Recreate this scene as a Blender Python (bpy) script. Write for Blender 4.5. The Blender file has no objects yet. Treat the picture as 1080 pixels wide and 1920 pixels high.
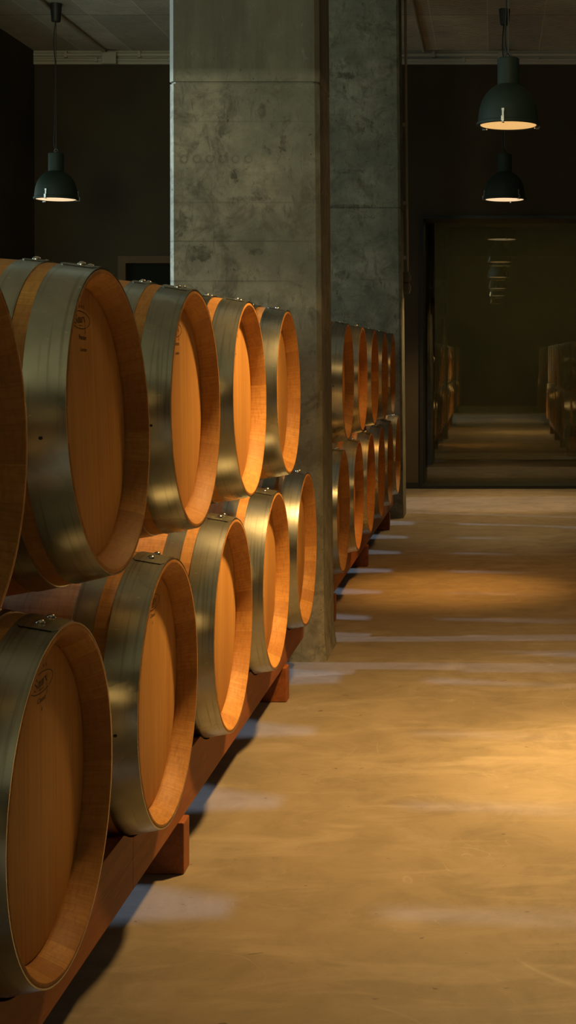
import bpy, bmesh, math, random
from mathutils import Vector, Matrix
random.seed(7)
S = bpy.context.scene
COL = S.collection
PI = math.pi
EYE = 1.30                                   # camera height above the floor

# ------------------------------------------------------------------ materials
def new_mat(name):
    m = bpy.data.materials.new(name); m.use_nodes = True
    nt = m.node_tree; nt.nodes.clear()
    out = nt.nodes.new('ShaderNodeOutputMaterial')
    b = nt.nodes.new('ShaderNodeBsdfPrincipled')
    nt.links.new(b.outputs[0], out.inputs[0])
    return m, nt, b, out

class NB:
    """small node builder"""
    def __init__(s, nt): s.nt = nt
    def n(s, t, **k):
        x = s.nt.nodes.new(t)
        for a, v in k.items(): setattr(x, a, v)
        return x
    def put(s, sock, v):
        if hasattr(v, 'is_output'): s.nt.links.new(v, sock)
        else: sock.default_value = v
    def math(s, op, a, b=0.0, c=None, clamp=False):
        x = s.n('ShaderNodeMath', operation=op); x.use_clamp = clamp
        s.put(x.inputs[0], a); s.put(x.inputs[1], b)
        if c is not None: s.put(x.inputs[2], c)
        return x.outputs[0]
    def obj(s): return s.n('ShaderNodeTexCoord').outputs['Object']
    def sep(s, v):
        x = s.n('ShaderNodeSeparateXYZ'); s.put(x.inputs[0], v); return x.outputs
    def comb(s, a, b, c):
        x = s.n('ShaderNodeCombineXYZ')
        for i, v in enumerate((a, b, c)): s.put(x.inputs[i], v)
        return x.outputs[0]
    def mapping(s, v, scale=(1, 1, 1), loc=(0, 0, 0)):
        x = s.n('ShaderNodeMapping'); s.put(x.inputs[0], v)
        x.inputs['Scale'].default_value = scale; x.inputs['Location'].default_value = loc
        return x.outputs[0]
    def noise(s, v, scale=5, detail=4, rough=.55, dist=0.0):
        x = s.n('ShaderNodeTexNoise'); s.put(x.inputs['Vector'], v)
        x.inputs['Scale'].default_value = scale; x.inputs['Detail'].default_value = detail
        x.inputs['Roughness'].default_value = rough; x.inputs['Distortion'].default_value = dist
        return x.outputs[0]
    def white(s, v):
        x = s.n('ShaderNodeTexWhiteNoise', noise_dimensions='3D'); s.put(x.inputs[0], v); return x.outputs[0]
    def rng(s, v, a, b, c=0.0, d=1.0):
        x = s.n('ShaderNodeMapRange'); s.put(x.inputs[0], v)
        for i, q in enumerate((a, b, c, d)): s.put(x.inputs[1 + i], q)
        return x.outputs[0]
    def mix(s, f, a, b, mode='MIX'):
        x = s.n('ShaderNodeMix', data_type='RGBA', blend_type=mode)
        s.put(x.inputs[0], f); s.put(x.inputs[6], a); s.put(x.inputs[7], b)
        return x.outputs[2]
    def bump(s, h, strength=.3, dist=.01):
        x = s.n('ShaderNodeBump'); s.put(x.inputs['Height'], h)
        x.inputs['Strength'].default_value = strength; x.inputs['Distance'].default_value = dist
        return x.outputs[0]
    def rand(s): return s.n('ShaderNodeObjectInfo').outputs['Random']

def rgb(r, g, b): return (r, g, b, 1.0)

def plain(name, col, rough=.6, metal=0.0):
    m, nt, b, o = new_mat(name)
    b.inputs['Base Color'].default_value = rgb(*col)
    b.inputs['Roughness'].default_value = rough; b.inputs['Metallic'].default_value = metal
    if rough > .8: b.inputs['Specular IOR Level'].default_value = .1
    return m

def mat_head():
    m, nt, b, o = new_mat('oak_head'); q = NB(nt)
    v = q.obj(); x, y, z = q.sep(v)
    r = q.rand()
    yy = q.math('ADD', q.math('DIVIDE', y, .083), q.math('MULTIPLY', r, 3.0))
    idx = q.math('FLOOR', yy); fr = q.math('FRACT', yy)
    tone = q.white(q.comb(idx, q.math('MULTIPLY', r, 37.0), 0.0))
    g = q.noise(q.comb(q.math('ADD', q.math('MULTIPLY', y, 90.0), q.math('MULTIPLY', tone, 40.0)), x, q.math('MULTIPLY', z, 3.0)), 1.0, 5, .6, .25)
    g2 = q.noise(q.comb(q.math('MULTIPLY', y, 16.0), r, q.math('MULTIPLY', z, 1.4)), 1.0, 3, .5)
    fl = q.noise(q.comb(q.math('MULTIPLY', y, 260.0), 1.0, q.math('MULTIPLY', z, 14.0)), 1.0, 2, .5, .8)
    c = q.mix(q.rng(g, .3, .7), rgb(.46, .222, .050), rgb(.60, .325, .085))
    c = q.mix(q.rng(tone, 0, 1, 0, .42), c, rgb(.40, .185, .06))
    c = q.mix(q.rng(g2, .45, .7, 0, .35), c, rgb(.62, .35, .14))
    c = q.mix(q.rng(fl, .66, .74, 0, .35), c, rgb(.66, .42, .2))
    edge = q.math('MINIMUM', fr, q.math('SUBTRACT', 1.0, fr))
    gap = q.rng(edge, 0.0, .012, .8, 0.0)
    gap = q.math('MULTIPLY', gap, q.rng(q.noise(q.comb(idx, 0.0, q.math('MULTIPLY', z, 3.0)), 3.0, 2), .42, .6, .1, 1.0))
    c = q.mix(gap, c, rgb(.10, .04, .014))
    nt.links.new(c, b.inputs['Base Color'])
    b.inputs['Roughness'].default_value = .56
    b.inputs['Specular IOR Level'].default_value = .3
    nt.links.new(q.bump(q.math('SUBTRACT', q.math('MULTIPLY', g, .5), gap), .12, .002), b.inputs['Normal'])
    return m

def mat_staves():
    m, nt, b, o = new_mat('oak_staves'); q = NB(nt)
    v = q.obj(); x, y, z = q.sep(v)
    r = q.rand()
    a = q.math('ADD', q.math('ARCTAN2', y, z), 3.15)
    st = q.math('MULTIPLY', a, 4.46)                       # 28 staves round the barrel
    st = q.math('ADD', st, q.math('MULTIPLY', q.noise(q.comb(q.math('FLOOR', st), r, 0.0), 4.0, 0), .25))
    idx = q.math('FLOOR', st); fr = q.math('FRACT', st)
    tone = q.white(q.comb(idx, q.math('MULTIPLY', r, 91.0), 2.0))
    rad = q.math('SQRT', q.math('ADD', q.math('MULTIPLY', y, y), q.math('MULTIPLY', z, z)))
    g = q.noise(q.comb(q.math('MULTIPLY', x, 9.0), q.math('MULTIPLY', a, 45.0), q.math('ADD', q.math('MULTIPLY', rad, 30.0), q.math('MULTIPLY', tone, 50.0))), 1.0, 5, .62, .3)
    g3 = q.noise(q.comb(q.math('MULTIPLY', x, 160.0), q.math('MULTIPLY', a, 9.0), tone), 1.0, 3, .6)
    c = q.mix(q.rng(g, .3, .7), rgb(.44, .20, .046), rgb(.60, .315, .085))
    c = q.mix(q.rng(tone, .2, 1, 0, .6), c, rgb(.31, .125, .032))
    c = q.mix(q.rng(g3, .45, .7, 0, .4), c, rgb(.25, .10, .03))
    edge = q.math('MINIMUM', fr, q.math('SUBTRACT', 1.0, fr))
    gap = q.rng(edge, 0.0, .012, .3, 0.0)
    c = q.mix(gap, c, rgb(.16, .05, .018))
    nt.links.new(c, b.inputs['Base Color'])
    b.inputs['Roughness'].default_value = .58
    b.inputs['Specular IOR Level'].default_value = .3
    nt.links.new(q.bump(q.math('SUBTRACT', q.math('MULTIPLY', g, .6), gap), .15, .002), b.inputs['Normal'])
    return m

def mat_steel():
    m, nt, b, o = new_mat('galvanised_steel'); q = NB(nt)
    v = q.obj(); x, y, z = q.sep(v); r = q.rand()
    a = q.math('ARCTAN2', y, z)
    off = q.comb(q.math('MULTIPLY', r, 20.0), 0.0, 0.0)
    va = q.n('ShaderNodeVectorMath', operation='ADD'); q.put(va.inputs[0], v); q.put(va.inputs[1], off)
    w = va.outputs[0]
    n1 = q.noise(w, 16, 2, .5)
    n2 = q.noise(w, 6, 3, .5)
    roll = q.noise(q.comb(q.math('MULTIPLY', x, 130.0), q.math('MULTIPLY', a, 1.2), r), 1.0, 1, .5)
    c = q.mix(q.rng(n1, .3, .75), rgb(.39, .40, .345), rgb(.52, .525, .46))
    c = q.mix(q.rng(n2, .5, .7, 0, .35), c, rgb(.38, .39, .34))
    c = q.mix(q.rng(roll, .56, .70, 0, .5), c, rgb(.25, .24, .195))
    sc = q.noise(q.comb(q.math('MULTIPLY', x, 45.0), q.math('MULTIPLY', a, 45.0), q.math('MULTIPLY', r, 60.0)), 1.0, 2, .5, 1.0)
    c = q.mix(q.rng(sc, .70, .76, 0, .5), c, rgb(.85, .82, .74))
    nt.links.new(c, b.inputs['Base Color'])
    b.inputs['Metallic'].default_value = 1.0
    nt.links.new(q.rng(n2, .3, .7, .25, .33), b.inputs['Roughness'])
    return m

def mat_rack():
    m, nt, b, o = new_mat('reddish_rack_timber'); q = NB(nt)
    v = q.obj(); x, y, z = q.sep(v)
    g = q.noise(q.mapping(v, (40, 2.2, 40)), 1.0, 5, .62, .4)
    g2 = q.noise(q.mapping(v, (9, 1.1, 9)), 1.0, 3, .5)
    fi = q.noise(q.mapping(v, (190, 12, 190)), 1.0, 2, .5, .3)
    c = q.mix(q.rng(g, .3, .7), rgb(.165, .048, .013), rgb(.28, .09, .025))
    c = q.mix(q.rng(g2, .45, .72, 0, .5), c, rgb(.33, .115, .034))
    c = q.mix(q.rng(fi, .6, .7, 0, .35), c, rgb(.44, .19, .07))
    nt.links.new(c, b.inputs['Base Color']); b.inputs['Roughness'].default_value = .55
    b.inputs['Specular IOR Level'].default_value = .3
    nt.links.new(q.bump(g, .15, .003), b.inputs['Normal'])
    return m

def stain(q, x, z, wob, cx, cz, rx, rz, soft=.45):
    """1 inside a ragged ellipse (a mark with a shape of its own), 0 outside"""
    dx = q.math('DIVIDE', q.math('SUBTRACT', x, cx), rx)
    dz = q.math('DIVIDE', q.math('SUBTRACT', z, cz), rz)
    d = q.math('ADD', q.math('MULTIPLY', dx, dx), q.math('MULTIPLY', dz, dz))
    d = q.math('ADD', d, q.math('MULTIPLY', q.math('SUBTRACT', wob, .5), 5.5))
    return q.rng(d, 1.0, 1.0 - soft, 0.0, 1.0)

def mat_concrete(name, stains=(), holes=(), lines=(), seam=2.47, tint=(1, 1, 1)):
    m, nt, b, o = new_mat(name); q = NB(nt)
    v = q.obj(); x, y, z = q.sep(v)
    n1 = q.noise(v, 2.2, 6, .6, .2); n2 = q.noise(v, 14, 5, .65); n3 = q.noise(v, 90, 3, .6)
    streak = q.noise(q.mapping(v, (7, 7, .7)), 1.0, 5, .6)
    board = q.noise(q.mapping(v, (1.2, 1.2, 26)), 1.0, 4, .6)
    t = tint
    c = q.mix(q.rng(n1, .38, .62), rgb(.15 * t[0], .165 * t[1], .135 * t[2]), rgb(.32 * t[0], .31 * t[1], .25 * t[2]))
    c = q.mix(q.rng(n2, .40, .66, 0, .6), c, rgb(.15, .146, .12))
    c = q.mix(q.rng(n3, .55, .75, 0, .25), c, rgb(.15, .145, .12))
    c = q.mix(q.rng(board, .57, .7, 0, .35), c, rgb(.17, .165, .135))
    up = q.rng(z, seam + .02, seam + .06, 0.0, 1.0)               # the upper pour is darker and streaked
    c = q.mix(q.math('MULTIPLY', up, q.rng(streak, .36, .60, .5, .98)), c, rgb(.085, .084, .066))
    wob = q.noise(v, 26, 6, .75, 1.2)
    dark = None
    for st in stains:
        s_ = stain(q, x, z, wob, *st)
        dark = s_ if dark is None else q.math('MAXIMUM', dark, s_)
    if dark is not None:
        c = q.mix(q.math('MULTIPLY', dark, q.rng(n2, .38, .6, .15, .85)), c, rgb(.075, .073, .058))
    blot = q.noise(v, 6.5, 6, .72, .6)
    c = q.mix(q.rng(blot, .50, .64, 0, .8), c, rgb(.105, .102, .08))
    fine = q.noise(q.mapping(v, (30, 30, 9)), 1.0, 5, .75, .8)
    c = q.mix(q.rng(fine, .56, .66, 0, .65), c, rgb(.10, .097, .077))
    c = q.mix(q.rng(fine, .26, .38, .3, 0), c, rgb(.40, .385, .32))
    pit = q.rng(q.noise(v, 34, 2, .5), .715, .745, 0, 1)
    c = q.mix(q.math('MULTIPLY', pit, .8), c, rgb(.06, .058, .045))
    h = q.math('ADD', q.math('MULTIPLY', n2, .5), q.math('MULTIPLY', n3, .2))
    for cx, cz, r_ in holes:                                      # shallow round form-tie marks
        dx = q.math('SUBTRACT', x, cx); dz = q.math('SUBTRACT', z, cz)
        d = q.math('SQRT', q.math('ADD', q.math('MULTIPLY', dx, dx), q.math('MULTIPLY', dz, dz)))
        d = q.math('ADD', d, q.math('MULTIPLY', q.math('SUBTRACT', wob, .5), .012))
        ring = q.rng(q.math('ABSOLUTE', q.math('SUBTRACT', d, r_)), 0.0, r_ * .5, .4, 0.0)
        c = q.mix(ring, c, rgb(.10, .098, .078))
        h = q.math('SUBTRACT', h, q.rng(d, r_ * .75, r_, .9, 0.0))
    for lz, st in lines:                                          # horizontal board marks
        d = q.math('ABSOLUTE', q.math('SUBTRACT', z, q.math('ADD', lz, q.math('MULTIPLY', q.math('SUBTRACT', wob, .5), .006))))
        ln = q.math('MULTIPLY', q.rng(d, 0.0, .005, st, 0.0), q.rng(q.noise(q.mapping(v, (5, 5, 1)), 1.0, 3), .4, .6, .2, 1.0))
        c = q.mix(ln, c, rgb(.08, .078, .062))
    nt.links.new(c, b.inputs['Base Color']); b.inputs['Roughness'].default_value = .82
    b.inputs['Specular IOR Level'].default_value = .25
    nt.links.new(q.bump(q.math('SUBTRACT', q.math('ADD', h, q.math('MULTIPLY', fine, .5)), pit), .5, .006), b.inputs['Normal'])
    return m

def mat_floor():
    m, nt, b, o = new_mat('polished_concrete_floor'); q = NB(nt)
    v = q.obj()
    n1 = q.noise(v, .8, 6, .6, .4); n2 = q.noise(v, 4.5, 6, .65, .6); n3 = q.noise(v, 70, 3, .6)
    tro = q.noise(q.mapping(v, (2.2, 7, 1)), 1.0, 5, .6, 1.2)
    c = q.mix(q.rng(n1, .35, .68), rgb(.185, .158, .112), rgb(.255, .218, .158))
    c = q.mix(q.rng(n2, .42, .66, 0, .75), c, rgb(.150, .128, .088))
    c = q.mix(q.rng(tro, .52, .70, 0, .55), c, rgb(.30, .262, .20))
    c = q.mix(q.rng(n3, .55, .75, 0, .18), c, rgb(.12, .10, .07))
    sp = q.noise(q.mapping(v, (20, 36, 1)), 1.0, 2, .5, .5)
    c = q.mix(q.rng(sp, .735, .76, 0, .85), c, rgb(.07, .055, .04))         # small dark flecks
    cn = q.noise(v, 1.1, 2, .5, .6)
    line = q.rng(q.math('ABSOLUTE', q.math('SUBTRACT', cn, .5)), 0.0, .0022, 1.0, 0.0)
    line = q.math('MULTIPLY', line, q.rng(q.noise(v, 2.6, 3, .6), .5, .62, 0, 1))
    cn2 = q.noise(q.mapping(v, (1, 1, 1), (7, 3, 0)), 1.9, 2, .5, 1.0)
    line2 = q.rng(q.math('ABSOLUTE', q.math('SUBTRACT', cn2, .46)), 0.0, .0030, 1.0, 0.0)
    line2 = q.math('MULTIPLY', line2, q.rng(q.noise(q.mapping(v, (1, 1, 1), (3, 9, 0)), 3.4, 3, .6), .54, .64, 0, 1))
    c = q.mix(q.math('MULTIPLY', q.math('MAXIMUM', line, line2), .4), c, rgb(.36, .33, .27))          # thin pale scratches
    pat = q.noise(q.mapping(v, (1, 1, 1), (1, 5, 0)), 5.5, 5, .7, 1.5)
    c = q.mix(q.rng(pat, .64, .72, 0, .4), c, rgb(.34, .30, .235))          # pale scuffed patches
    nt.links.new(c, b.inputs['Base Color'])
    nt.links.new(q.rng(n2, .3, .7, .42, .58), b.inputs['Roughness'])
    b.inputs['Specular IOR Level'].default_value = .35
    nt.links.new(q.bump(q.math('ADD', q.math('MULTIPLY', n3, .4), n2), .12, .004), b.inputs['Normal'])
    return m

def mat_ceiling():
    m, nt, b, o = new_mat('board_marked_ceiling_concrete'); q = NB(nt)
    v = q.obj(); x, y, z = q.sep(v)
    bx = q.math('DIVIDE', q.math('ADD', x, .55), .5)
    by = q.math('DIVIDE', y, 2.5)
    tone = q.white(q.comb(q.math('FLOOR', bx), q.math('FLOOR', by), 3.0))
    fr = q.math('FRACT', bx); edge = q.math('MINIMUM', fr, q.math('SUBTRACT', 1.0, fr))
    fy = q.math('FRACT', by); ey = q.math('MINIMUM', fy, q.math('SUBTRACT', 1.0, fy))
    grain = q.n('ShaderNodeTexWave', wave_type='RINGS', rings_direction='Z')
    q.put(grain.inputs[0], q.mapping(v, (1.6, .5, 1), (tone if False else 0.3, .2, 0)))
    grain.inputs['Scale'].default_value = 9; grain.inputs['Distortion'].default_value = 9; grain.inputs['Detail'].default_value = 3
    grain.inputs['Detail Scale'].default_value = .9
    n1 = q.noise(v, 1.7, 5, .6); n2 = q.noise(v, 12, 5, .65)
    c = q.mix(q.rng(n1, .35, .65), rgb(.48, .455, .355), rgb(.70, .665, .52))
    c = q.mix(q.rng(tone, 0, 1, 0, .5), c, rgb(.30, .275, .22))
    c = q.mix(q.rng(grain.outputs[1], .3, .9, 0, .35), c, rgb(.2, .185, .145))
    c = q.mix(q.rng(n2, .5, .75, 0, .3), c, rgb(.18, .165, .13))
    seam = q.rng(edge, 0.0, .02, .75, 0.0)
    c = q.mix(seam, c, rgb(.70, .65, .54))
    c = q.mix(q.rng(ey, 0.0, .006, .7, 0.0), c, rgb(.09, .08, .065))
    nt.links.new(c, b.inputs['Base Color']); b.inputs['Roughness'].default_value = .85
    nt.links.new(q.bump(q.math('ADD', q.math('MULTIPLY', grain.outputs[1], .3), seam), .4, .006), b.inputs['Normal'])
    return m

def mat_wall(name, c0, c1):
    m, nt, b, o = new_mat(name); q = NB(nt)
    v = q.obj()
    n1 = q.noise(v, 1.5, 4, .5); n2 = q.noise(v, 60, 3, .6)
    c = q.mix(q.rng(n1, .35, .65), rgb(*c0), rgb(*c1))
    nt.links.new(c, b.inputs['Base Color']); b.inputs['Roughness'].default_value = .8
    b.inputs['Specular IOR Level'].default_value = .2
    nt.links.new(q.bump(n2, .2, .003), b.inputs['Normal'])
    return m

def mat_glass(name, refl, tint):
    m = bpy.data.materials.new(name); m.use_nodes = True
    nt = m.node_tree; nt.nodes.clear(); q = NB(nt)
    out = nt.nodes.new('ShaderNodeOutputMaterial')
    g = nt.nodes.new('ShaderNodeBsdfGlossy'); g.inputs[0].default_value = rgb(.95, .97, .9); g.inputs['Roughness'].default_value = .012
    t = nt.nodes.new('ShaderNodeBsdfTransparent'); t.inputs[0].default_value = rgb(*tint)
    mx = nt.nodes.new('ShaderNodeMixShader'); mx.inputs[0].default_value = refl
    nt.links.new(t.outputs[0], mx.inputs[1]); nt.links.new(g.outputs[0], mx.inputs[2]); nt.links.new(mx.outputs[0], out.inputs[0])
    return m

def mat_lens(name, col, strength):
    m, nt, b, o = new_mat(name); q = NB(nt)
    n = q.noise(q.obj(), 40, 3, .6)
    b.inputs['Base Color'].default_value = rgb(.8, .75, .6); b.inputs['Roughness'].default_value = .25
    c = q.mix(q.rng(n, .35, .65), rgb(*[k * .85 for k in col]), rgb(*col))
    nt.links.new(c, b.inputs['Emission Color']); b.inputs['Emission Strength'].default_value = strength
    return m

M = {}
M['head'] = mat_head(); M['staves'] = mat_staves(); M['steel'] = mat_steel(); M['rack'] = mat_rack()
M['rivet'] = plain('rivet_steel', (.62, .60, .55), .22, 1.0)
M['lap_end_shade'] = plain('painted_lap_end_shade', (.045, .045, .04), .85)  # lap plate ends painted dark in place of the shadow under the plate
M['ink'] = plain('stamp_ink', (.022, .017, .013), .7)
M['floor'] = mat_floor(); M['ceil'] = mat_ceiling()
M['wall_dark'] = mat_wall('dark_brown_plaster', (.052, .039, .023), (.064, .049, .029))
M['wall_lobby'] = mat_wall('olive_lobby_plaster', (.24, .225, .16), (.28, .265, .19))
M['wall_side'] = mat_wall('dark_side_plaster', (.05, .045, .035), (.07, .062, .048))
M['black'] = plain('black_metal_frame', (.006, .008, .007), .45)
M['casing'] = mat_wall('brown_door_casing', (.10, .066, .035), (.13, .085, .046))
M['door'] = plain('dark_door_leaf', (.012, .014, .011), .85)
M['lampshade'] = plain('dark_green_lacquer', (.015, .030, .019), .62)
M['clip'] = plain('polished_clip_steel', (.75, .75, .75), .18, 1.0)
M['cable'] = plain('black_cable', (.02, .02, .018), .5)
M['wire'] = plain('steel_wire', (.16, .16, .14), .45, 1.0)
M['conduit'] = plain('grey_pvc_conduit', (.42, .39, .31), .55)
M['switch'] = plain('grey_switch_plastic', (.13, .12, .09), .35)
M['glass'] = mat_glass('tinted_window_glass', .10, (.68, .655, .55))
M['glass_far'] = mat_glass('tinted_inner_glass', .25, (.44, .425, .36))
PX1, PX2 = -1.378, -1.395
M['pillar_near'] = mat_concrete('pillar_concrete_near',
    stains=[(-1.275, 1.74, .11, .034), (-1.01, 1.745, .03, .018), (-1.10, 2.065, .022, .033), (-.985, 2.345, .016, .033),
            (-1.16, 2.33, .018, .03), (-.965, 2.17, .02, .026), (-.895, 2.2, .02, .04), (-1.05, 1.97, .09, .012), (-1.33, 1.86, .03, .06)],
    holes=[(-1.372 + .0545 * k + .055, 2.14, .0155) for k in range(6)],
    lines=[(1.79, .7), (1.62, .6), (1.955, .35), (2.30, .3)], seam=2.47)
M['pillar_far'] = mat_concrete('pillar_concrete_far',
    stains=[(-1.16, 2.50, .20, .02), (-1.2, 2.78, .20, .022), (-1.02, 3.42, .05, .05), (-1.18, 3.55, .12, .03), (-.97, 3.14, .018, .05), (-1.15, 1.55, .16, .015), (-1.2, 1.95, .06, .04)],
    holes=[(-1.13 + .055 * k, 2.42, .013) for k in range(4)],
    lines=[(2.49, .8), (1.75, .3)], seam=4.6, tint=(.94, 1.0, 1.0))

# ------------------------------------------------------------------ mesh helpers
def link_mesh(name, bm, mat, parent=None, smooth=False, loc=(0, 0, 0)):
    bmesh.ops.recalc_face_normals(bm, faces=bm.faces[:])
    me = bpy.data.meshes.new(name); bm.to_mesh(me); bm.free()
    if mat is not None: me.materials.append(mat)
    if smooth:
        for p in me.polygons: p.use_smooth = True
        me.set_sharp_from_angle(angle=math.radians(38))
    o = bpy.data.objects.new(name, me); COL.objects.link(o)
    o.location = loc
    if parent is not None: o.parent = parent
    return o

def thing(name, label, cat, loc=(0, 0, 0), rotz=0.0, group=None):
    o = bpy.data.objects.new(name, None); COL.objects.link(o)
    o.empty_display_size = .1
    o.location = loc; o.rotation_euler = (0, 0, rotz)
    o['label'] = label; o['category'] = cat
    if group: o['group'] = group
    return o

def struct(o, label=None, cat=None):
    o['kind'] = 'structure'
    if label: o['label'] = label
    if cat: o['category'] = cat
    return o

def add_box(bm, lo, hi, bevel=0.0):
    vs = [bm.verts.new((x, y, z)) for x in (lo[0], hi[0]) for y in (lo[1], hi[1]) for z in (lo[2], hi[2])]
    f = [(0, 1, 3, 2), (4, 6, 7, 5), (0, 4, 5, 1), (2, 3, 7, 6), (0, 2, 6, 4), (1, 5, 7, 3)]
    fs = [bm.faces.new([vs[i] for i in k]) for k in f]
    if bevel > 0:
        es = list({e for fc in fs for e in fc.edges})
        bmesh.ops.bevel(bm, geom=es, offset=bevel, segments=2, affect='EDGES', profile=.5)

def box(name, lo, hi, mat, parent=None, bevel=0.0):
    bm = bmesh.new(); add_box(bm, lo, hi, bevel)
    return link_mesh(name, bm, mat, parent)

def add_tube(bm, pts, r, seg=10, caps=True):
    pts = [Vector(p) for p in pts]; rings = []
    for i, p in enumerate(pts):
        d = (pts[min(i + 1, len(pts) - 1)] - pts[max(i - 1, 0)]).normalized()
        u = d.orthogonal().normalized() if i == 0 else (rings_u - d * rings_u.dot(d)).normalized()
        rings_u = u
        w = d.cross(u)
        rr = r[i] if isinstance(r, (list, tuple)) else r
        rings.append([bm.verts.new(p + (u * math.cos(2 * PI * k / seg) + w * math.sin(2 * PI * k / seg)) * rr) for k in range(seg)])
    for a, b in zip(rings, rings[1:]):
        for k in range(seg): bm.faces.new((a[k], a[(k + 1) % seg], b[(k + 1) % seg], b[k]))
    if caps:
        bm.faces.new(rings[0]); bm.faces.new(rings[-1])

def add_lathe_z(bm, prof, seg=48, closed=False):
    rings = []
    for r, z in prof:
        if r < 1e-6: rings.append([bm.verts.new((0, 0, z))])
        else: rings.append([bm.verts.new((r * math.cos(2 * PI * k / seg), r * math.sin(2 * PI * k / seg), z)) for k in range(seg)])
    prs = list(zip(rings, rings[1:]))
    if closed: prs.append((rings[-1], rings[0]))
    for a, b in prs:
        for k in range(seg):
            k2 = (k + 1) % seg
            if len(a) == 1 and len(b) == 1: continue
            if len(a) == 1: bm.faces.new((a[0], b[k], b[k2]))
            elif len(b) == 1: bm.faces.new((a[k], a[k2], b[0]))
            else: bm.faces.new((a[k], a[k2], b[k2], b[k]))

def add_lathe_x(bm, prof, seg=96, closed=False):
    """revolve (x, r) pairs about the X axis"""
    rings = []
    for x, r in prof:
        if r < 1e-6: rings.append([bm.verts.new((x, 0, 0))])
        else: rings.append([bm.verts.new((x, r * math.sin(2 * PI * k / seg), r * math.cos(2 * PI * k / seg))) for k in range(seg)])
    prs = list(zip(rings, rings[1:]))
    if closed: prs.append((rings[-1], rings[0]))
    for a, b in prs:
        for k in range(seg):
            k2 = (k + 1) % seg
            if len(a) == 1: bm.faces.new((a[0], b[k], b[k2]))
            elif len(b) == 1: bm.faces.new((a[k], a[k2], b[0]))
            else: bm.faces.new((a[k], a[k2], b[k2], b[k]))

# ------------------------------------------------------------------ barrel
RC, RB, LEN = .2945, .341, .94
def prof_r(s):                                    # outer radius at distance s from an end
    t = (s - LEN / 2) / (LEN / 2)
    return RC + (RB - RC) * (1 - t * t)
RECESS, RHEAD = .045, .2635

def staves_mesh():
    bm = bmesh.new()
    X = lambda s: LEN / 2 - s
    pr = [(X(RECESS + .018), RHEAD + .001), (X(RECESS), RHEAD + .0005), (X(RECESS - .004), RHEAD + .001), (X(.004), .2825), (X(.0015), .2855), (X(0), .2865), (X(0), RC - .003), (X(.002), prof_r(.002) - .0005)]
    for i in range(1, 24): pr.append((X(LEN * i / 24), prof_r(LEN * i / 24)))
    pr += [(-a, r) for a, r in reversed(pr[:8])]
    add_lathe_x(bm, pr, 112)
    return bm

def head_mesh():
    bm = bmesh.new()
    x0 = LEN / 2 - RECESS
    add_lathe_x(bm, [(x0 - .022, 0), (x0 - .022, RHEAD), (x0 - .004, RHEAD), (x0, RHEAD - .006), (x0, 0)], 112)
    return bm

def hoop_mesh(s0, s1, front=True, lap=True):
    bm = bmesh.new(); sg = 1 if front else -1
    X = lambda s: sg * (LEN / 2 - s)
    th = .0022
    ss = [s0 + (s1 - s0) * i / 4 for i in range(5)]
    outer = [(X(s), prof_r(max(s, 0)) + th) for s in ss]
    inner = [(X(s), prof_r(max(s, 0)) - .0006) for s in reversed(ss)]
    pr = [outer[0]] + outer[1:] + inner
    add_lathe_x(bm, pr, 112, closed=True)
    if lap:                                       # the riveted overlap at the top of the hoop
        a0, a1, n = math.radians(-10.5), math.radians(11.5), 14
        top, bot = [], []
        for i in range(n + 1):
            a = a0 + (a1 - a0) * i / n
            e = min(i, n - i)
            pin = (.0085, .003, 0)[e] if e < 3 else 0
            rt, rb_ = [], []
            for s in (s0 + pin + .0005, (s0 + s1) / 2, s1 - pin - .0005):
                r = prof_r(s) + th
                rt.append(bm.verts.new((X(s), (r + .0017) * math.sin(a), (r + .0017) * math.cos(a))))
                rb_.append(bm.verts.new((X(s), (r - .0005) * math.sin(a), (r - .0005) * math.cos(a))))
            top.append(rt); bot.append(rb_)
        for i in range(n):
            for k in range(2):
                bm.faces.new((top[i][k], top[i + 1][k], top[i + 1][k + 1], top[i][k + 1]))
                bm.faces.new((bot[i][k], bot[i][k + 1], bot[i + 1][k + 1], bot[i + 1][k]))
            bm.faces.new((top[i][0], bot[i][0], bot[i + 1][0], top[i + 1][0]))
            bm.faces.new((top[i][2], top[i + 1][2], bot[i + 1][2], bot[i][2]))
        for i in (0, n):
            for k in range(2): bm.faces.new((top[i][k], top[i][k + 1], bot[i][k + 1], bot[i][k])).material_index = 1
    return bm

def rivet_mesh(s, ang, front=True):
    bm = bmesh.new(); sg = 1 if front else -1
    add_lathe_z(bm, [(.0085, -.001), (.0085, .0005), (.0078, .0028), (.005, .0052), (.002, .0062), (0, .0064)], 16)
    bmesh.ops.transform(bm, matrix=Matrix.Translation((sg * (LEN / 2 - s), 0, prof_r(s) + .0037)), verts=bm.verts[:])
    bmesh.ops.rotate(bm, verts=bm.verts[:], cent=(0, 0, 0), matrix=Matrix.Rotation(-ang, 3, 'X'))
    return bm

# --- printed stamp on the head: u runs along +y, v along +z ------------------
def smooth(pts, n=6):
    out = []
    P = [pts[0]] + list(pts) + [pts[-1]]
    for i in range(1, len(P) - 2):
        p0, p1, p2, p3 = P[i - 1], P[i], P[i + 1], P[i + 2]
        for k in range(n):
            t = k / n
            out.append(tuple(.5 * ((2 * p1[j]) + (-p0[j] + p2[j]) * t + (2 * p0[j] - 5 * p1[j] + 4 * p2[j] - p3[j]) * t * t + (-p0[j] + 3 * p1[j] - 3 * p2[j] + p3[j]) * t ** 3) for j in (0, 1)))
    out.append(tuple(pts[-1])); return out

def ink_poly(bm, pts2, x):
    bm.faces.new([bm.verts.new((x, u, v)) for u, v in pts2])

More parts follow.
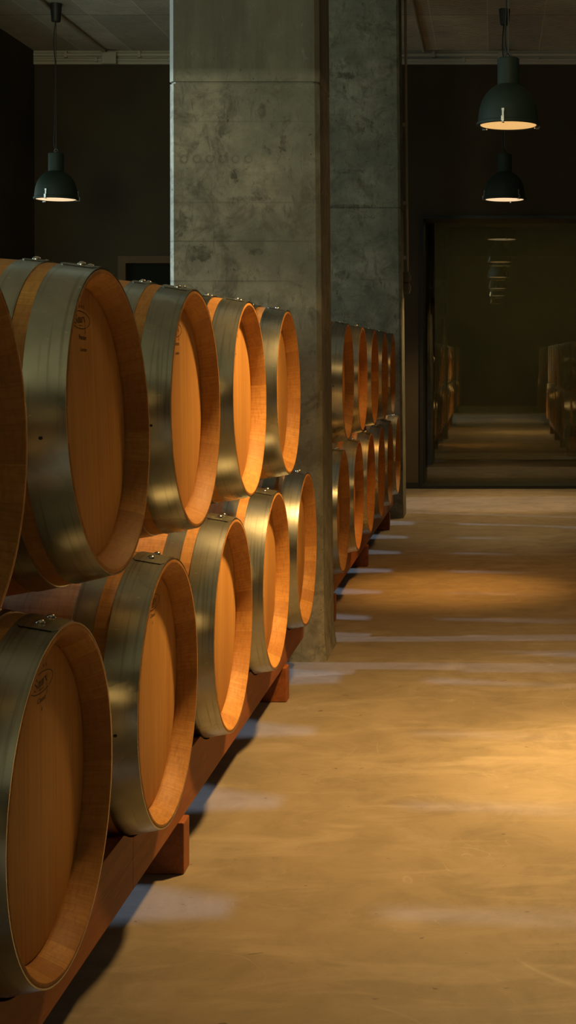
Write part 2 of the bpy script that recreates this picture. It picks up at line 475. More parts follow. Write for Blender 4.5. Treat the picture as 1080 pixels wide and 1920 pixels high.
def nib(bm, pts, su, sv, ou, ov, nu, nv, x, sm=True):
    """a pen stroke: the polyline swept by a slanted nib (nu, nv) in metres"""
    p = smooth(pts) if sm else pts
    p = [(ou + a * su, ov + b * sv) for a, b in p]
    for (a, b), (c, d) in zip(p, p[1:]):
        q = [(a - nu, b - nv), (c - nu, d - nv), (c + nu, d + nv), (a + nu, b + nv)]
        ar = abs((q[2][0] - q[0][0]) * (q[3][1] - q[1][1]) - (q[3][0] - q[1][0]) * (q[2][1] - q[0][1]))
        if ar > 1e-9: ink_poly(bm, q, x)

def add_text(bm, text, u, v, w, h, x, shear=0.0, weight=0.0, spacing=1.0, arc=0.0):
    cu = bpy.data.curves.new('lettering', 'FONT'); cu.body = text
    cu.shear = shear; cu.offset = weight; cu.space_character = spacing
    cu.resolution_u = 3
    o = bpy.data.objects.new('lettering', cu); COL.objects.link(o)
    dg = bpy.context.evaluated_depsgraph_get(); dg.update()
    me = bpy.data.meshes.new_from_object(o.evaluated_get(dg))
    xs = [p.co.x for p in me.vertices]; ys = [p.co.y for p in me.vertices]
    x0, x1, y0, y1 = min(xs), max(xs), min(ys), max(ys)
    vs = []
    for p in me.vertices:
        a = (p.co.x - x0) / (x1 - x0) - .5; b = (p.co.y - y0) / (y1 - y0) - .5
        vs.append(bm.verts.new((x, u + a * w, v + b * h - arc * (2 * a) ** 2)))
    for f in me.polygons:
        try: bm.faces.new([vs[i] for i in f.vertices])
        except ValueError: pass
    bpy.data.objects.remove(o); bpy.data.curves.remove(cu); bpy.data.meshes.remove(me)

def stamp_mesh(kind):
    bm = bmesh.new(); x = LEN / 2 - RECESS + .0006
    V0 = .197
    # oval, thick above and below, with a break where the y's tail crosses it
    n = 64
    for i in range(n):
        a0, a1 = 2 * PI * i / n, 2 * PI * (i + 1) / n
        am = (a0 + a1) / 2
        if -1.02 < am - 2 * PI < -.84: continue
        q = []
        for a, k in ((a0, 1), (a1, 1), (a1, -1), (a0, -1)):
            q.append(((.062 + k * .0011) * math.cos(a), V0 + (.0172 + k * .0008) * math.sin(a)))
        ink_poly(bm, q, x)
    W, H = .0165, .0125
    nu, nv = .00135, .00045
    # S
    nib(bm, [(.95, .98), (.8, 1.32), (.5, 1.46), (.18, 1.30), (.12, 1.02), (.38, .78), (.72, .52), (.84, .2), (.62, -.06), (.28, -.08), (.04, .2)], W, H, -.0385, V0 - .0075, nu, nv, x)
    # a
    nib(bm, [(.72, .72), (.45, .98), (.12, .72), (.1, .26), (.36, 0), (.74, .3)], .0125, .0115, -.0205, V0 - .0068, nu * .8, nv, x)
    nib(bm, [(.76, .98), (.74, .15), (.95, 0)], .0125, .0115, -.0205, V0 - .0068, nu, nv, x)
    # u
    nib(bm, [(.08, .98), (.1, .25), (.36, 0), (.74, .25)], .0125, .0115, -.0065, V0 - .0058, nu, nv, x)
    nib(bm, [(.76, .98), (.76, .15), (.98, .02)], .0125, .0115, -.0065, V0 - .0058, nu, nv, x)
    # r
    nib(bm, [(.1, .98), (.1, .0)], .012, .0115, .0085, V0 - .0052, nu, nv, x, False)
    nib(bm, [(.12, .6), (.45, .98), (.9, .86)], .012, .0115, .0085, V0 - .0052, nu * .8, nv * 1.6, x)
    # y with its long swash through the oval and the drop at its end
    nib(bm, [(.0, 1.0), (.4, .35), (.55, .12)], .0125, .0125, .021, V0 - .005, nu, nv, x)
    nib(bm, [(1.0, 1.12), (.82, .55), (.62, -.2), (.66, -.95), (.62, -1.35)], .0125, .0125, .021, V0 - .005, nu * .5, nv, x)
    nib(bm, [(.66, -1.25), (.6, -1.5), (.52, -1.66)], .0125, .0125, .021, V0 - .005, nu * 1.0, nv * 1.8, x)
    # the tiny worn line under the name: short dashes, too small to read
    for k in range(5): ink_poly(bm, [(-.012 + k * .0052, V0 - .0118), (-.0085 + k * .0052, V0 - .0118), (-.0085 + k * .0052, V0 - .0102), (-.012 + k * .0052, V0 - .0102)], x)
    add_text(bm, 'TERRE', -.004, V0 + .0262, .066, .0066, x, spacing=1.7, weight=.01, arc=.0012)
    if kind == 'P':
        add_text(bm, 'Premium', .008, V0 - .0335, .05, .0095, x, shear=.3, weight=.015)
        add_text(bm, 'London', .012, V0 - .0570, .042, .0075, x, shear=.3, weight=.012)
    else:
        add_text(bm, 'Classic', 0, V0 - .0285, .045, .0085, x, shear=.3, weight=.012)
        ink_poly(bm, [(-.0016, V0 - .049), (.0016, V0 - .049), (.0022, V0 - .0425), (-.0006, V0 - .0425)], x)
    return bm

HOOPS = [(.0008, .0735, True), (.103, .149, True), (.315, .352, True), (.0008, .0735, False), (.103, .149, False), (.315, .352, False)]
MESH = {}
def make_barrel():
    root = thing('wine_barrel', 'oak barrel', 'barrel')
    parts = []
    s = link_mesh('staves', staves_mesh(), M['staves'], root, True); parts.append(s)
    h = link_mesh('barrel_head', head_mesh(), M['head'], root, True); parts.append(h)
    st = {k: link_mesh('printed_stamp', stamp_mesh(k), M['ink'], h) for k in 'PC'}
    h2 = h.copy(); COL.objects.link(h2); h2.rotation_euler.z = PI; parts.append(h2)      # the rear head
    for s0, s1, fr in HOOPS:
        hp = link_mesh('hoop', hoop_mesh(s0, s1, fr), M['steel'], root, True); hp.data.materials.append(M['lap_end_shade']); parts.append(hp)
        for an in (-.085, .105):
            link_mesh('rivet', rivet_mesh((s0 + s1) / 2, an, fr), M['rivet'], hp, True)
    bm = bmesh.new()                                          # the small dark punched hole on the front hoop
    bm.faces.new([bm.verts.new((.0038 * math.cos(k * PI / 6), .0030 * math.sin(k * PI / 6), 0)) for k in range(12)])
    bmesh.ops.transform(bm, matrix=Matrix.Translation((LEN / 2 - .044, 0, prof_r(.044) + .0029)), verts=bm.verts[:])
    bmesh.ops.rotate(bm, verts=bm.verts[:], cent=(0, 0, 0), matrix=Matrix.Rotation(math.radians(93), 3, 'X'))
    link_mesh('punched_hole', bm, M['ink'], [p for p in parts if p.name == 'hoop'][0])
    for p in parts: p.location.z = RB
    for k in 'PC': bpy.data.objects.remove(st[k]) if False else None
    return root, st

PROTO, STAMPS = make_barrel()
FIRST = [True]
def children(o): return [c for c in bpy.data.objects if c.parent == o]
PROTO_TREE = [(c, [g for g in children(c)]) for c in children(PROTO)]
STAMP_OBJS = list(STAMPS.values())

def place_barrel(x_head, y, zc, label, group, stamp='P', facing=1, shift=0.0, tilt=0.0):
    """x_head: where the front rim's plane is; zc: height of the axis; facing +1 looks at +x"""
    r = PROTO.copy(); COL.objects.link(r)
    r.rotation_euler = (0, -math.radians(tilt), 0 if facing > 0 else PI)
    r.location = Vector((x_head, y, zc)) - r.rotation_euler.to_matrix() @ Vector((LEN / 2, 0, RB))
    r['label'] = label; r['category'] = 'barrel'; r['group'] = group
    for c, gs in PROTO_TREE:
        d = c.copy(); COL.objects.link(d); d.parent = r
        if c.name.startswith('hoop'): d.rotation_euler.x = random.uniform(-.04, .04)
        elif c.name.startswith('staves'): d.rotation_euler.x = random.uniform(0, 6.28)
        elif c.name == 'barrel_head': d.rotation_euler.x = random.uniform(-.03, .03)
        for g in gs:
            if g in STAMP_OBJS and (stamp is None or g is not STAMPS[stamp]): continue
            e = g.copy(); COL.objects.link(e); e.parent = d
            if g in STAMP_OBJS: e.location.y = shift
    return r

ZU, ZL = EYE - .131, EYE - .754
XU, XL = -.740, -.727
GU1, GU2 = 'upper barrels before the near pillar', 'upper barrels between the two pillars'
GL1, GL2 = 'lower barrels before the near pillar', 'lower barrels between the two pillars'
upper1 = [(1.965, 'dark oak barrel cut off by the photo\'s left edge in the upper tier'),
          (2.765, 'large dim upper oak barrel whose shaded head shows the whole oval stamp'),
          (3.56, 'upper oak barrel with half an oval stamp, directly behind the large dim upper one'),
          (4.345, 'brightest upper oak barrel, pale scratches on its front hoop, second from the near pillar'),
          (5.165, 'upper oak barrel directly in front of the near pillar, no stamp in view')]
lower1 = [(1.64, 'lower oak barrel nearest the camera, under the barrel at the left edge'),
          (2.42, 'large dim lower oak barrel with an oval stamp and "Classic", at the bottom left corner'),
          (3.205, 'lower oak barrel showing a sliver of oval stamp, second from the bottom left corner'),
          (4.00, 'lower oak barrel with dark dribbles down its hoop, third from the near pillar'),
          (4.79, 'brightly lit lower oak barrel with fine-lined hoop, second from the near pillar'),
          (5.565, 'lower oak barrel at the rack end right in front of the near pillar')]
upper2 = [(7.27, 'upper oak barrel half hidden behind the near pillar, first of the far rack'),
          (8.08, 'second upper oak barrel beyond the near pillar, orange inner rim'),
          (8.90, 'middle upper oak barrel of the five between the two concrete pillars'),
          (9.72, 'dark upper oak barrel second from the far concrete pillar'),
          (10.51, 'small upper oak barrel right beside the far concrete pillar')]
lower2 = [(6.92, 'lower oak barrel half hidden behind the near pillar, first of the far rack'),
          (7.70, 'second lower oak barrel beyond the near pillar, glowing rim bottom'),
          (8.47, 'third lower oak barrel beyond the near pillar'),
          (9.27, 'fourth lower oak barrel beyond the near pillar, third from the far pillar'),
          (10.06, 'dark lower oak barrel second from the far concrete pillar'),
          (10.87, 'small lower oak barrel at the rack end against the far concrete pillar')]
for y, lab in upper1: place_barrel(XU, y, ZU + (.006 if 2 < y < 3 else 0), lab, GU1, 'P' if y < 5 else None, 1, -.032 if y < 3 else -.03, 3.0 if 2 < y < 3 else .8)
for y, lab in lower1: place_barrel(XL, y, ZL, lab, GL1, 'C' if y < 3.9 else None, 1, .012)
for y, lab in upper2: place_barrel(XU, y, ZU, lab, GU2, None)
for y, lab in lower2: place_barrel(XL, y, ZL, lab, GL2, None)
# the row on the other side of the aisle: the photo shows it only mirrored in the dark window
XR = .90
right_lower = [4.9 + .80 * k for k in range(8)]
right_upper = [5.3 + .80 * k for k in range(7)]
for y in right_lower: place_barrel(XR, y, ZL, 'lower oak barrel across the aisle, seen only mirrored in the dark window', 'lower barrels mirrored in the window', None, -1)
for y in right_upper: place_barrel(XR + .013, y, ZU, 'upper oak barrel across the aisle, seen only mirrored in the dark window', 'upper barrels mirrored in the window', None, -1)
for c, gs in PROTO_TREE:
    for g in gs: bpy.data.objects.remove(g)
    bpy.data.objects.remove(c)
bpy.data.objects.remove(PROTO)

# ------------------------------------------------------------------ racks
def rail_mesh(x0, x1, ya, yb, centres, zc):
    """a timber laid on edge with a round saddle cut for every barrel"""
    RS, ZT, ZB = .3275, .275, .1305
    half = math.sqrt(RS ** 2 - (zc - ZT) ** 2)
    def ztop(y):
        d = min(abs(y - c) for c in centres)
        return ZT if d >= half else zc - math.sqrt(RS * RS - d * d)
    ys = {ya, yb}
    for c in centres:
        for i in range(17): ys.add(c + RS * math.sin(math.asin(half / RS) * (2 * i / 16 - 1)))
    top = [(y, ztop(y)) for y in sorted(ys) if ya <= y <= yb]
    bm = bmesh.new()
    cols = []
    front = abs(x0) < abs(x1) and abs(x0) < 1.2                  # the rail under the front ends; its saddles widen inwards
    for y, z in top:
        lift = .0155 if z < ZT - .0005 else 0.0
        za, zb = (z + lift, z) if front else (z, z + lift)
        cols.append([bm.verts.new((x0, y, ZB)), bm.verts.new((x0, y, min(za, ZT))), bm.verts.new((x1, y, min(zb, ZT))), bm.verts.new((x1, y, ZB))])
    for a, b in zip(cols, cols[1:]):
        for k in range(4):
            k2 = (k + 1) % 4
            bm.faces.new((a[k], a[k2], b[k2], b[k]))
    bm.faces.new(cols[0]); bm.faces.new(cols[-1])
    return bm

def rack(label, xf, ya, yb, centres, blocks, sgn=-1, joints=()):
    t = thing('barrel_rack', label, 'rack', (0, (ya + yb) / 2, 0), 0, 'timber barrel racks')
    yo = (ya + yb) / 2
    c2 = [c - yo for c in centres]
    for xa in (xf, xf + sgn * .735):
        ends = [ya] + list(joints) + [yb]
        for a, b in zip(ends, ends[1:]):
            bm = rail_mesh(xa, xa + sgn * .08, a - yo + .0012, b - yo - .0012, c2, ZL)
            link_mesh('rail', bm, M['rack'], t)
    for yb_ in blocks:
        box('block', (min(xf - sgn * .014, xf + sgn * .83), yb_ - yo - .034, 0.0), (max(xf - sgn * .014, xf + sgn * .83), yb_ - yo + .034, .13), M['rack'], t, .004)
    return t
rack('long reddish timber rack carrying the barrels in front of the near pillar', -.79, .95, 5.92, [y for y, _ in lower1], [1.82, 3.60, 5.375], -1, (3.12,))
rack('reddish timber rack carrying the far barrels between the two concrete pillars', -.79, 6.58, 11.22, [y for y, _ in lower2], [7.0, 8.82, 10.67])
rack('reddish timber rack across the aisle, seen only mirrored in the dark window', .963, 4.5, 10.95, right_lower, [4.9, 6.7, 8.5, 10.3], 1)

# ------------------------------------------------------------------ room shell
XW0, XW1, YB, YN, H = -4.51, 3.6, 13.98, -4.0, 4.30
struct(box('floor', (XW0 - .3, YN, -.2), (XW1 + .3, 21.2, 0), M['floor']), 'worn polished concrete floor of the aisle', 'floor')
struct(box('ceiling', (XW0 - .3, YN, H), (XW1 + .3, YB + .42, H + .05), M['ceil']), 'board-marked concrete ceiling', 'ceiling')
# back wall round the window opening
OX0, OX1, OZ0, OZ1 = -.692, 2.3, .012, EYE + 1.363
bm = bmesh.new()
YE = YB + .42
add_box(bm, (XW0 - .3, YB, 0), (-3.63, YE, H)); add_box(bm, (-2.83, YB, 0), (OX0, YE, H)); add_box(bm, (-3.63, YB, 2.24), (-2.83, YE, H))
add_box(bm, (OX1, YB, 0), (XW1 + .3, YE, H)); add_box(bm, (OX0, YB, OZ1), (OX1, YE, H))
struct(link_mesh('wall_back', bm, M['wall_dark']), 'dark brown wall at the end of the cellar', 'wall')
# left wall with a long high window band (outside the frame; daylight comes through it)
WZ0, WZ1, WY0, WY1 = 1.55, 3.05, -1.5, 12.95
bm = bmesh.new()
add_box(bm, (XW0 - .3, YN, 0), (XW0, YB, WZ0)); add_box(bm, (XW0 - .3, YN, WZ1), (XW0, 5.6, H)); add_box(bm, (XW0 - .3, 6.8, WZ1), (XW0, YB, H))
add_box(bm, (XW0 - .3, YN, WZ0), (XW0, WY0, WZ1)); add_box(bm, (XW0 - .3, WY1, WZ0), (XW0, YB, WZ1))
struct(link_mesh('wall_left', bm, M['wall_side']), 'dark side wall at the far left', 'wall')
struct(box('trim_2', (XW0, YB - .03, H - .135), (XW1, YB - .0005, H - .002), M['conduit']), 'pale ledge under the ceiling along the back wall', 'ledge')
struct(box('wall_right', (XW1, YN, 0), (XW1 + .3, YB, H), M['wall_side']), 'dark side wall across the aisle', 'wall')
bm = bmesh.new()
add_box(bm, (XW0 - .3, YN - .3, 0), (-4.3, YN, H)); add_box(bm, (-1.7, YN - .3, 0), (XW1 + .3, YN, H)); add_box(bm, (-4.3, YN - .3, 3.9), (-1.7, YN, H))  # gap at the left made for the added fill light
struct(link_mesh('wall_front', bm, M['wall_side']), 'wall behind the camera with an opening added for the fill light', 'wall')
struct(box('baseboard_back', (XW0, YB - .012, 0), (OX0 - .02, YB - .0005, .058), M['black']), 'black baseboard along the foot of the back wall', 'baseboard')

# window in the back wall: frame, pane and the second glazed screen behind it
def frame_mesh(x0, x1, z0, z1, y0, y1, t, tb, tt):
    bm = bmesh.new()
    add_box(bm, (x0, y0, z0), (x0 + t, y1, z1)); add_box(bm, (x1 - t, y0, z0), (x1, y1, z1))
    add_box(bm, (x0 + t, y0, z0), (x1 - t, y1, z0 + tb)); add_box(bm, (x0 + t, y0, z1 - tt), (x1 - t, y1, z1))
    return bm
w = link_mesh('window_1', frame_mesh(OX0 - .03, OX1 + .03, .0, OZ1 + .02, YB - .03, YE + .02, .034, .03, .034), M['black'])
struct(w, 'large black framed dark window filling the end of the aisle', 'window')
g = box('pane', (OX0 + .002, YE - .012, .03), (OX1 - .002, YE, OZ1 - .012), M['glass'], w); 
w2 = link_mesh('window_2', frame_mesh(OX0 - .10, OX1 + .1, .0, 3.58, 16.75, 16.85, .10, .085, .06), M['black'])
struct(w2, 'second dark glazed screen seen through the large window', 'window')
box('pane', (OX0 - .04, 16.79, .07), (OX1 + .04, 16.80, 3.52), M['glass_far'], w2)
bm = bmesh.new()
add_box(bm, (OX0 - 1.5, 16.86, 0), (OX0 - 1.3, 21.2, 3.62)); add_box(bm, (OX1 + 1.0, 16.86, 0), (OX1 + 1.2, 21.2, 3.62))
add_box(bm, (OX0 - 1.3, 21.0, 0), (OX1 + 1.0, 21.2, 3.62)); add_box(bm, (OX0 - 1.5, 16.86, 3.6), (OX1 + 1.2, 21.2, 3.75))
add_box(bm, (OX0 - 1.5, 16.75, 0), (OX0 - .34, 16.86, 3.75)); add_box(bm, (OX1 + .34, 16.75, 0), (OX1 + 1.2, 16.86, 3.75))
struct(link_mesh('wall_lobby', bm, M['wall_lobby']), 'dark lobby walls behind the large window', 'wall')

bm = bmesh.new()
add_box(bm, (OX0 - .34, YE, 0), (OX0 - .1, 16.86, 3.62)); add_box(bm, (OX1 + .1, YE, 0), (OX1 + .34, 16.86, 3.62)); add_box(bm, (OX0 - .34, YE, 3.6), (OX1 + .34, 16.86, 3.75))
struct(link_mesh('wall_vestibule', bm, M['wall_dark']), 'dark vestibule walls between the two glazed screens', 'wall')
# door in the back wall, at the left
d = box('door_1', (-3.63, YB + .061, 0), (-2.83, YB + .11, 2.24), M['door'])
struct(d, 'dark door in the back wall behind the upper barrels', 'door')
struct(link_mesh('trim_1', frame_mesh(-3.685, -2.78, 0, 2.285, YB - .02, YB + .06, .075, .001, .07), M['casing']), 'brown casing round the dark door', 'door frame')

# pillars: chamfered, cast in two pours with a groove between; they lean very slightly
def pillar(name, base, top, seam, mat, label, foot=1.0):
    bm = bmesh.new(); rings = []
    lev = [0, .03, .10, .45, seam - .005, seam - .003, seam + .003, seam + .005, H]
    off = [.012, .008, .001, 0, .001, -.006, -.006, .002, .002]
    ch = .019
    for z, of in zip(lev, off):
        t = z / H
        x0, x1, y0, y1 = [a + (b - a) * t for a, b in zip(base, top)]
        if z < .2: of *= foot
        x0 -= of; x1 += of; y0 -= of; y1 += of
        rings.append([bm.verts.new((a, b, z)) for a, b in ((x0 + ch, y0), (x1 - ch, y0), (x1, y0 + ch), (x1, y1 - ch), (x1 - ch, y1), (x0 + ch, y1), (x0, y1 - ch), (x0, y0 + ch))])
    for a, b in zip(rings, rings[1:]):
        for k in range(8): bm.faces.new((a[k], a[(k + 1) % 8], b[(k + 1) % 8], b[k]))
    bm.faces.new(rings[0]); bm.faces.new(rings[-1])
    return struct(link_mesh(name, bm, mat), label, 'pillar')
pillar('concrete_pillar', (PX1, -.722, 6.06, 6.456), (PX1 - .004, -.760, 6.06, 6.456), 2.466, M['pillar_near'], 'wide raw concrete pillar standing between the two barrel racks')
pillar('concrete_pillar', (PX2, -.722, 11.40, 11.80), (PX2, -.765, 11.40, 11.80), 2.49, M['pillar_far'], 'far concrete pillar at the end of the barrel rack, partly behind the near one', .15)

# ------------------------------------------------------------------ conduits and switches
def conduit(label, pts, r, clips=(), group='grey conduits on the ceiling and pillar'):
    t = thing('electrical_conduit', label, 'conduit', pts[0], 0, group)
    o = Vector(pts[0])
    bm = bmesh.new(); add_tube(bm, [Vector(p) - o for p in pts], r, 10); link_mesh('pipe', bm, M['conduit'], t, True)
    for lo, hi in clips:
        bm = bmesh.new(); add_box(bm, Vector(lo) - o, Vector(hi) - o, .002); link_mesh('clip', bm, M['conduit'], t)
    return t
zc1, zc2 = H - .045, H - .095
xs_ = [-4.2 + .72 * k for k in range(11)]
conduit('upper of two grey conduits along the top of the back wall', [(XW0 + .01, YB - .05, zc1), (XW1 - .02, YB - .05, zc1)], .018,
        [((x, YB - .075, zc1 - .03), (x + .03, YB - .031, zc1 + .03)) for x in xs_])
conduit('lower of two grey conduits along the top of the back wall', [(XW0 + .01, YB - .047, zc2), (XW1 - .02, YB - .047, zc2)], .015,
        [((x + .3, YB - .068, zc2 - .02), (x + .325, YB - .031, zc2 + .02)) for x in xs_])
b_ = box('junction_box', (.045, YB - .11, H - .145), (.135, YB - .07, H - .03), M['conduit'], None, .006)
b_['label'] = 'small grey junction box on the wall conduits behind the two right lamps'; b_['category'] = 'junction box'; b_['group'] = 'conduit junction boxes'
b_ = box('junction_box', (-3.82, YB - .11, H - .145), (-3.68, YB - .07, H - .03), M['conduit'], None, .006)
b_['label'] = 'small grey junction box on the wall conduits right of the left lamp cable'; b_['category'] = 'junction box'; b_['group'] = 'conduit junction boxes'
conduit('grey conduit along the ceiling towards the junction box above the left lamp', [(-3.80, 2.0, H - .021), (-3.80, YB - .12, H - .021)], .02)
conduit('grey conduit along the ceiling just right of the pillars', [(-.68, 2.0, H - .017), (-.68, YB - .08, H - .017)], .016)
conduit('thin grey conduit down the right side of the far pillar to the switches', [(-.728, 11.77, H - .01), (-.712, 11.77, EYE + .70)], .011,
        [((-.752, 11.752, z), (-.712, 11.788, z + .03)) for z in (3.2, 2.55, 2.1)])
for k, (zl, lab) in enumerate(((EYE + .610, 'upper of the two small switch boxes on the far pillar'), (EYE + .520, 'lower of the two small switch boxes on the far pillar'))):
    t = thing('switch_box', lab, 'switch', (-.742, 11.75, zl), 0, 'switch boxes on the far pillar')
    box('housing', (0, -.035, 0), (.052, .045, .086), M['switch'], t, .006)
    box('rocker', (.0525, -.02, .02), (.060, .03, .066), M['switch'], t, .003)

# ------------------------------------------------------------------ pendant lamps
def make_lamp():
    root = thing('pendant_lamp', 'lamp', 'lamp')
    bm = bmesh.new()
    out = [(.176, .0), (.186, .004), (.187, .018), (.178, .022), (.1765, .05), (.170, .10), (.156, .147), (.132, .188), (.100, .221), (.070, .239), (.064, .243), (.064, .392), (.058, .399), (0, .399)]
    inn = [(.165, .006), (.165, .05), (.150, .12), (.12, .17), (.06, .22), (0, .225)]
    add_lathe_z(bm, list(reversed(inn)) + out, 56)
    sh = link_mesh('lamp_shade', bm, M['lampshade'], root, True)
    bm = bmesh.new(); add_lathe_z(bm, [(0, .012), (.164, .012), (.164, .006), (.12, .003), (0, .001)], 48)
    link_mesh('lens', bm, None, root, True)
    for a in (-1.75, .35, 2.45):
        bm = bmesh.new()
        for lo, hi in (((-.008, .176, .062), (.008, .184, .078)), ((-.006, .178, .03), (.006, .1845, .063)), ((-.009, .186, .002), (.009, .197, .032)), ((-.006, .165, -.006), (.006, .195, .002))):
            add_box(bm, lo, hi, .0015)
        bmesh.ops.rotate(bm, verts=bm.verts[:], cent=(0, 0, 0), matrix=Matrix.Rotation(a + PI * .0, 3, 'Z') @ Matrix.Rotation(-PI / 2, 3, 'Z'))
        link_mesh('clip', bm, M['clip'], root)
    bm = bmesh.new()
    add_tube(bm, [(.016 * math.cos(t) , 0, .408 + .026 * math.sin(t)) for t in [PI * k / 12 for k in range(13)]], .003, 8)
    add_tube(bm, [(0, 0, .395), (0, 0, .412)], .012, 10)
    link_mesh('hanging_ring', bm, M['wire'], root, True)
    L = H - 2.63
    bm = bmesh.new(); add_tube(bm, [(0, 0, .436), (0, 0, L - .02)], .0028, 6); link_mesh('suspension_wire', bm, M['wire'], root, True)
    bm = bmesh.new()
    add_tube(bm, smooth3([(.02, 0, .40), (-.018, .005, .47), (-.012, .004, .7), (-.006, .004, L - .55), (-.022, .005, L - .33), (-.004, .004, L - .14)]), .0048, 8)
    link_mesh('cable', bm, M['cable'], root, True)
    bm = bmesh.new(); add_lathe_z(bm, [(0, L - .155), (.034, L - .155), (.038, L - .148), (.05, L - .002), (0, L - .002)], 28); link_mesh('ceiling_cup', bm, M['cable'], root, True)
    return root
def smooth3(p):
    out = []
    P = [Vector(p[0])] + [Vector(k) for k in p] + [Vector(p[-1])]
    for i in range(1, len(P) - 2):
        for k in range(6):
            t = k / 6
            out.append(.5 * ((2 * P[i]) + (-P[i - 1] + P[i + 1]) * t + (2 * P[i - 1] - 5 * P[i] + 4 * P[i + 1] - P[i + 2]) * t * t + (-P[i - 1] + 3 * P[i] - 3 * P[i + 1] + P[i + 2]) * t ** 3))
    out.append(P[-1]); return out

LAMP = make_lamp(); LAMP_KIDS = children(LAMP)
WARM, AMBER, PALE = (1.0, .57, .19), (1.0, .43, .085), (1.0, .60, .235)
def place_lamp(first, x, y, label, lens_mat, power, col, aim=(0, 0), half=58, blend=1.0, rz=0.0, zl=2.65, hot=None, spill=0):
    if first: r, kids = LAMP, LAMP_KIDS
    else:
        r = LAMP.copy(); COL.objects.link(r); kids = []
        for c in LAMP_KIDS:
            e = c.copy(); COL.objects.link(e); e.parent = r
            if c.name.startswith('lens'): e.data = c.data.copy()
            kids.append(e)
    for c in kids:
        if c.name.startswith('lens'):
            c.data.materials.clear(); c.data.materials.append(lens_mat)
    r.location = (x, y, zl); r.rotation_euler = (0, 0, rz)
    r['label'] = label; r['category'] = 'lamp'; r['group'] = 'dark green dome pendant lamps'
    li = bpy.data.lights.new('lamp_light', 'SPOT'); li.energy = power; li.color = col
    li.spot_size = math.radians(2 * half); li.spot_blend = blend; li.shadow_soft_size = .10
    lo = bpy.data.objects.new('lamp_light', li); COL.objects.link(lo)
    lo.location = (x, y, zl - .03)
    lo.rotation_euler = Vector((aim[0], aim[1], -zl)).to_track_quat('-Z', 'Y').to_euler()
    if spill:                                     # light scattered sideways by the frosted lens
        l3 = li.copy(); l3.energy = spill; l3.spot_size = math.radians(176)
        o3 = bpy.data.objects.new('lamp_spill', l3); COL.objects.link(o3); o3.location = lo.location
    if hot:                                       # the reflector's bright core
        l2 = li.copy(); l2.energy = hot[0]; l2.spot_size = math.radians(2 * hot[1])
        o2 = bpy.data.objects.new('lamp_core', l2); COL.objects.link(o2); o2.location = lo.location
        o2.rotation_euler = Vector((hot[2], hot[3], -zl)).to_track_quat('-Z', 'Y').to_euler()
    return r
LW, LA, LP = mat_lens('lens_glow_warm', (1.0, .62, .26), 1.0), mat_lens('lens_glow_amber', (1.0, .56, .19), .85), mat_lens('lens_glow_pale', (1.0, .70, .40), 1.0)
place_lamp(True, .088, 8.35, 'larger dark green pendant lamp at the upper right, nearer of the two', LA, 85, AMBER, (-.15, -.40), 48, hot=(390, 17, -.34, -.40), spill=14)
place_lamp(False, .097, 12.3, 'smaller dark green pendant lamp hanging below and behind the larger one', LP, 200, PALE, (-.12, .15), 56, .45, rz=.9, hot=(130, 24, .0, .45), spill=6)
place_lamp(False, -3.72, 12.1, 'lone dark green pendant lamp hanging at the upper left', LP, 90, PALE, (0, 0), 46, zl=2.63)
place_lamp(False, .09, 4.4, 'dark green pendant lamp over the bright floor, mirrored in the window', LW, 580, WARM, (.20, .08), 56, rz=.4, hot=(620, 19, .44, .12), spill=26)
place_lamp(False, .09, .4, 'dark green pendant lamp nearest the camera, mirrored small in the window', LW, 120, WARM, (.15, -.1), 34, rz=1.4)
place_lamp(False, .09, -3.0, 'dark green pendant lamp behind the camera, mirrored tiny in the window', LW, 150, WARM, (.0, 0), 38, rz=2.2)

# ------------------------------------------------------------------ daylight and added fill lights
su = bpy.data.lights.new('daylight', 'SUN'); su.energy = 3.9; su.color = (.42, .60, 1.0); su.angle = math.radians(4.5)
so = bpy.data.objects.new('daylight', su); COL.objects.link(so)
so.location = (-8, 8, 6); so.rotation_euler = Vector((1, -.28, -.52)).to_track_quat('-Z', 'Y').to_euler()
for yy, en, ang in ((6.25, 2900, 9.0), (12.75, 2300, 11.0)):          # the two unobstructed windows opposite the pillars
    sp = bpy.data.lights.new('window_daylight', 'SPOT'); sp.energy = en; sp.color = (.52, .66, 1.0)
    sp.spot_size = math.radians(ang); sp.spot_blend = .5; sp.shadow_soft_size = .12
    spo = bpy.data.objects.new('window_daylight', sp); COL.objects.link(spo)
    spo.location = (-9.0, yy, 3.7); spo.rotation_euler = Vector((8.9, 0, -3.7)).to_track_quat('-Z', 'Y').to_euler()
lb = bpy.data.lights.new('lobby_fill', 'AREA'); lb.shape = 'RECTANGLE'; lb.size = 2.6; lb.size_y = .5; lb.energy = 150; lb.color = (1.0, .93, .66)
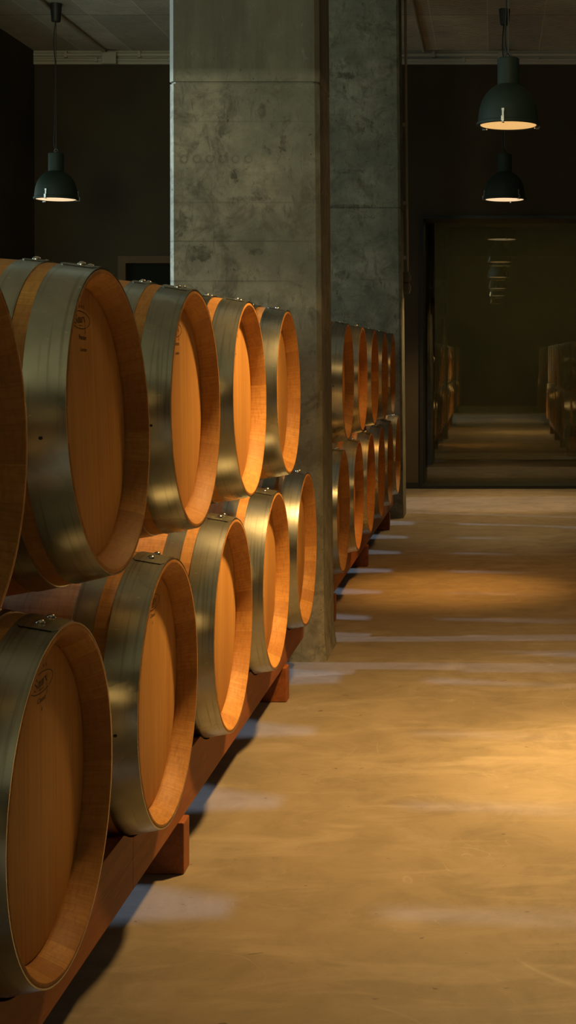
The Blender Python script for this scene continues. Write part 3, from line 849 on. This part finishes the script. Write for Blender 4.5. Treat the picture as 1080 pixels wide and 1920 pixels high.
lbo = bpy.data.objects.new('lobby_fill', lb); COL.objects.link(lbo); lbo.location = (.8, 18.9, 3.57)   # added fill, out of view, brightening the lobby walls behind the glass
sp = bpy.data.lights.new('window_daylight', 'SPOT'); sp.energy = 4500; sp.color = (.72, .92, 1.0)
sp.spot_size = math.radians(26); sp.spot_blend = .4; sp.shadow_soft_size = .25
spo = bpy.data.objects.new('window_daylight', sp); COL.objects.link(spo)            # the tall window opposite the near pillar
spo.location = (-9.0, 6.15, 2.9); spo.rotation_euler = Vector((1, 0, 0)).to_track_quat('-Z', 'Y').to_euler()
# added fill for the pillar fronts, set in an opening made behind the camera
ar = bpy.data.lights.new('rear_fill', 'AREA'); ar.shape = 'RECTANGLE'; ar.size = 2.4; ar.size_y = 3.6
ar.energy = 215; ar.color = (1.0, .92, .52)
ao = bpy.data.objects.new('rear_fill', ar); COL.objects.link(ao)
ao.location = (-3.0, YN + .02, 2.0); ao.rotation_euler = (PI / 2, 0, 0)

wd = bpy.data.worlds.new('world'); S.world = wd; wd.use_nodes = True
bg = wd.node_tree.nodes.get('Background')
bg.inputs[0].default_value = (.55, .74, .70, 1); bg.inputs[1].default_value = 1.3

# ------------------------------------------------------------------ camera
cam = bpy.data.cameras.new('camera'); co = bpy.data.objects.new('camera', cam); COL.objects.link(co)
S.camera = co
co.location = (0, 0, EYE); co.rotation_euler = (PI / 2, 0, 0)
cam.sensor_fit = 'VERTICAL'; cam.sensor_height = 36.0; cam.sensor_width = 36.0
cam.lens = 36.0 * 2667 / 1920
cam.shift_x = -(925 - 540) / 1920; cam.shift_y = -(960 - 668) / 1920
cam.clip_start = .02; cam.clip_end = 100

S.view_settings.view_transform = 'Standard'; S.view_settings.look = 'None'
S.view_settings.gamma = 1.0; S.view_settings.use_curve_mapping = False
S.view_settings.exposure = 0.0
try:
    S.cycles.max_bounces = 8; S.cycles.transparent_max_bounces = 12
    S.cycles.sample_clamp_indirect = 4.0
    S.cycles.use_denoising = True
except Exception: pass
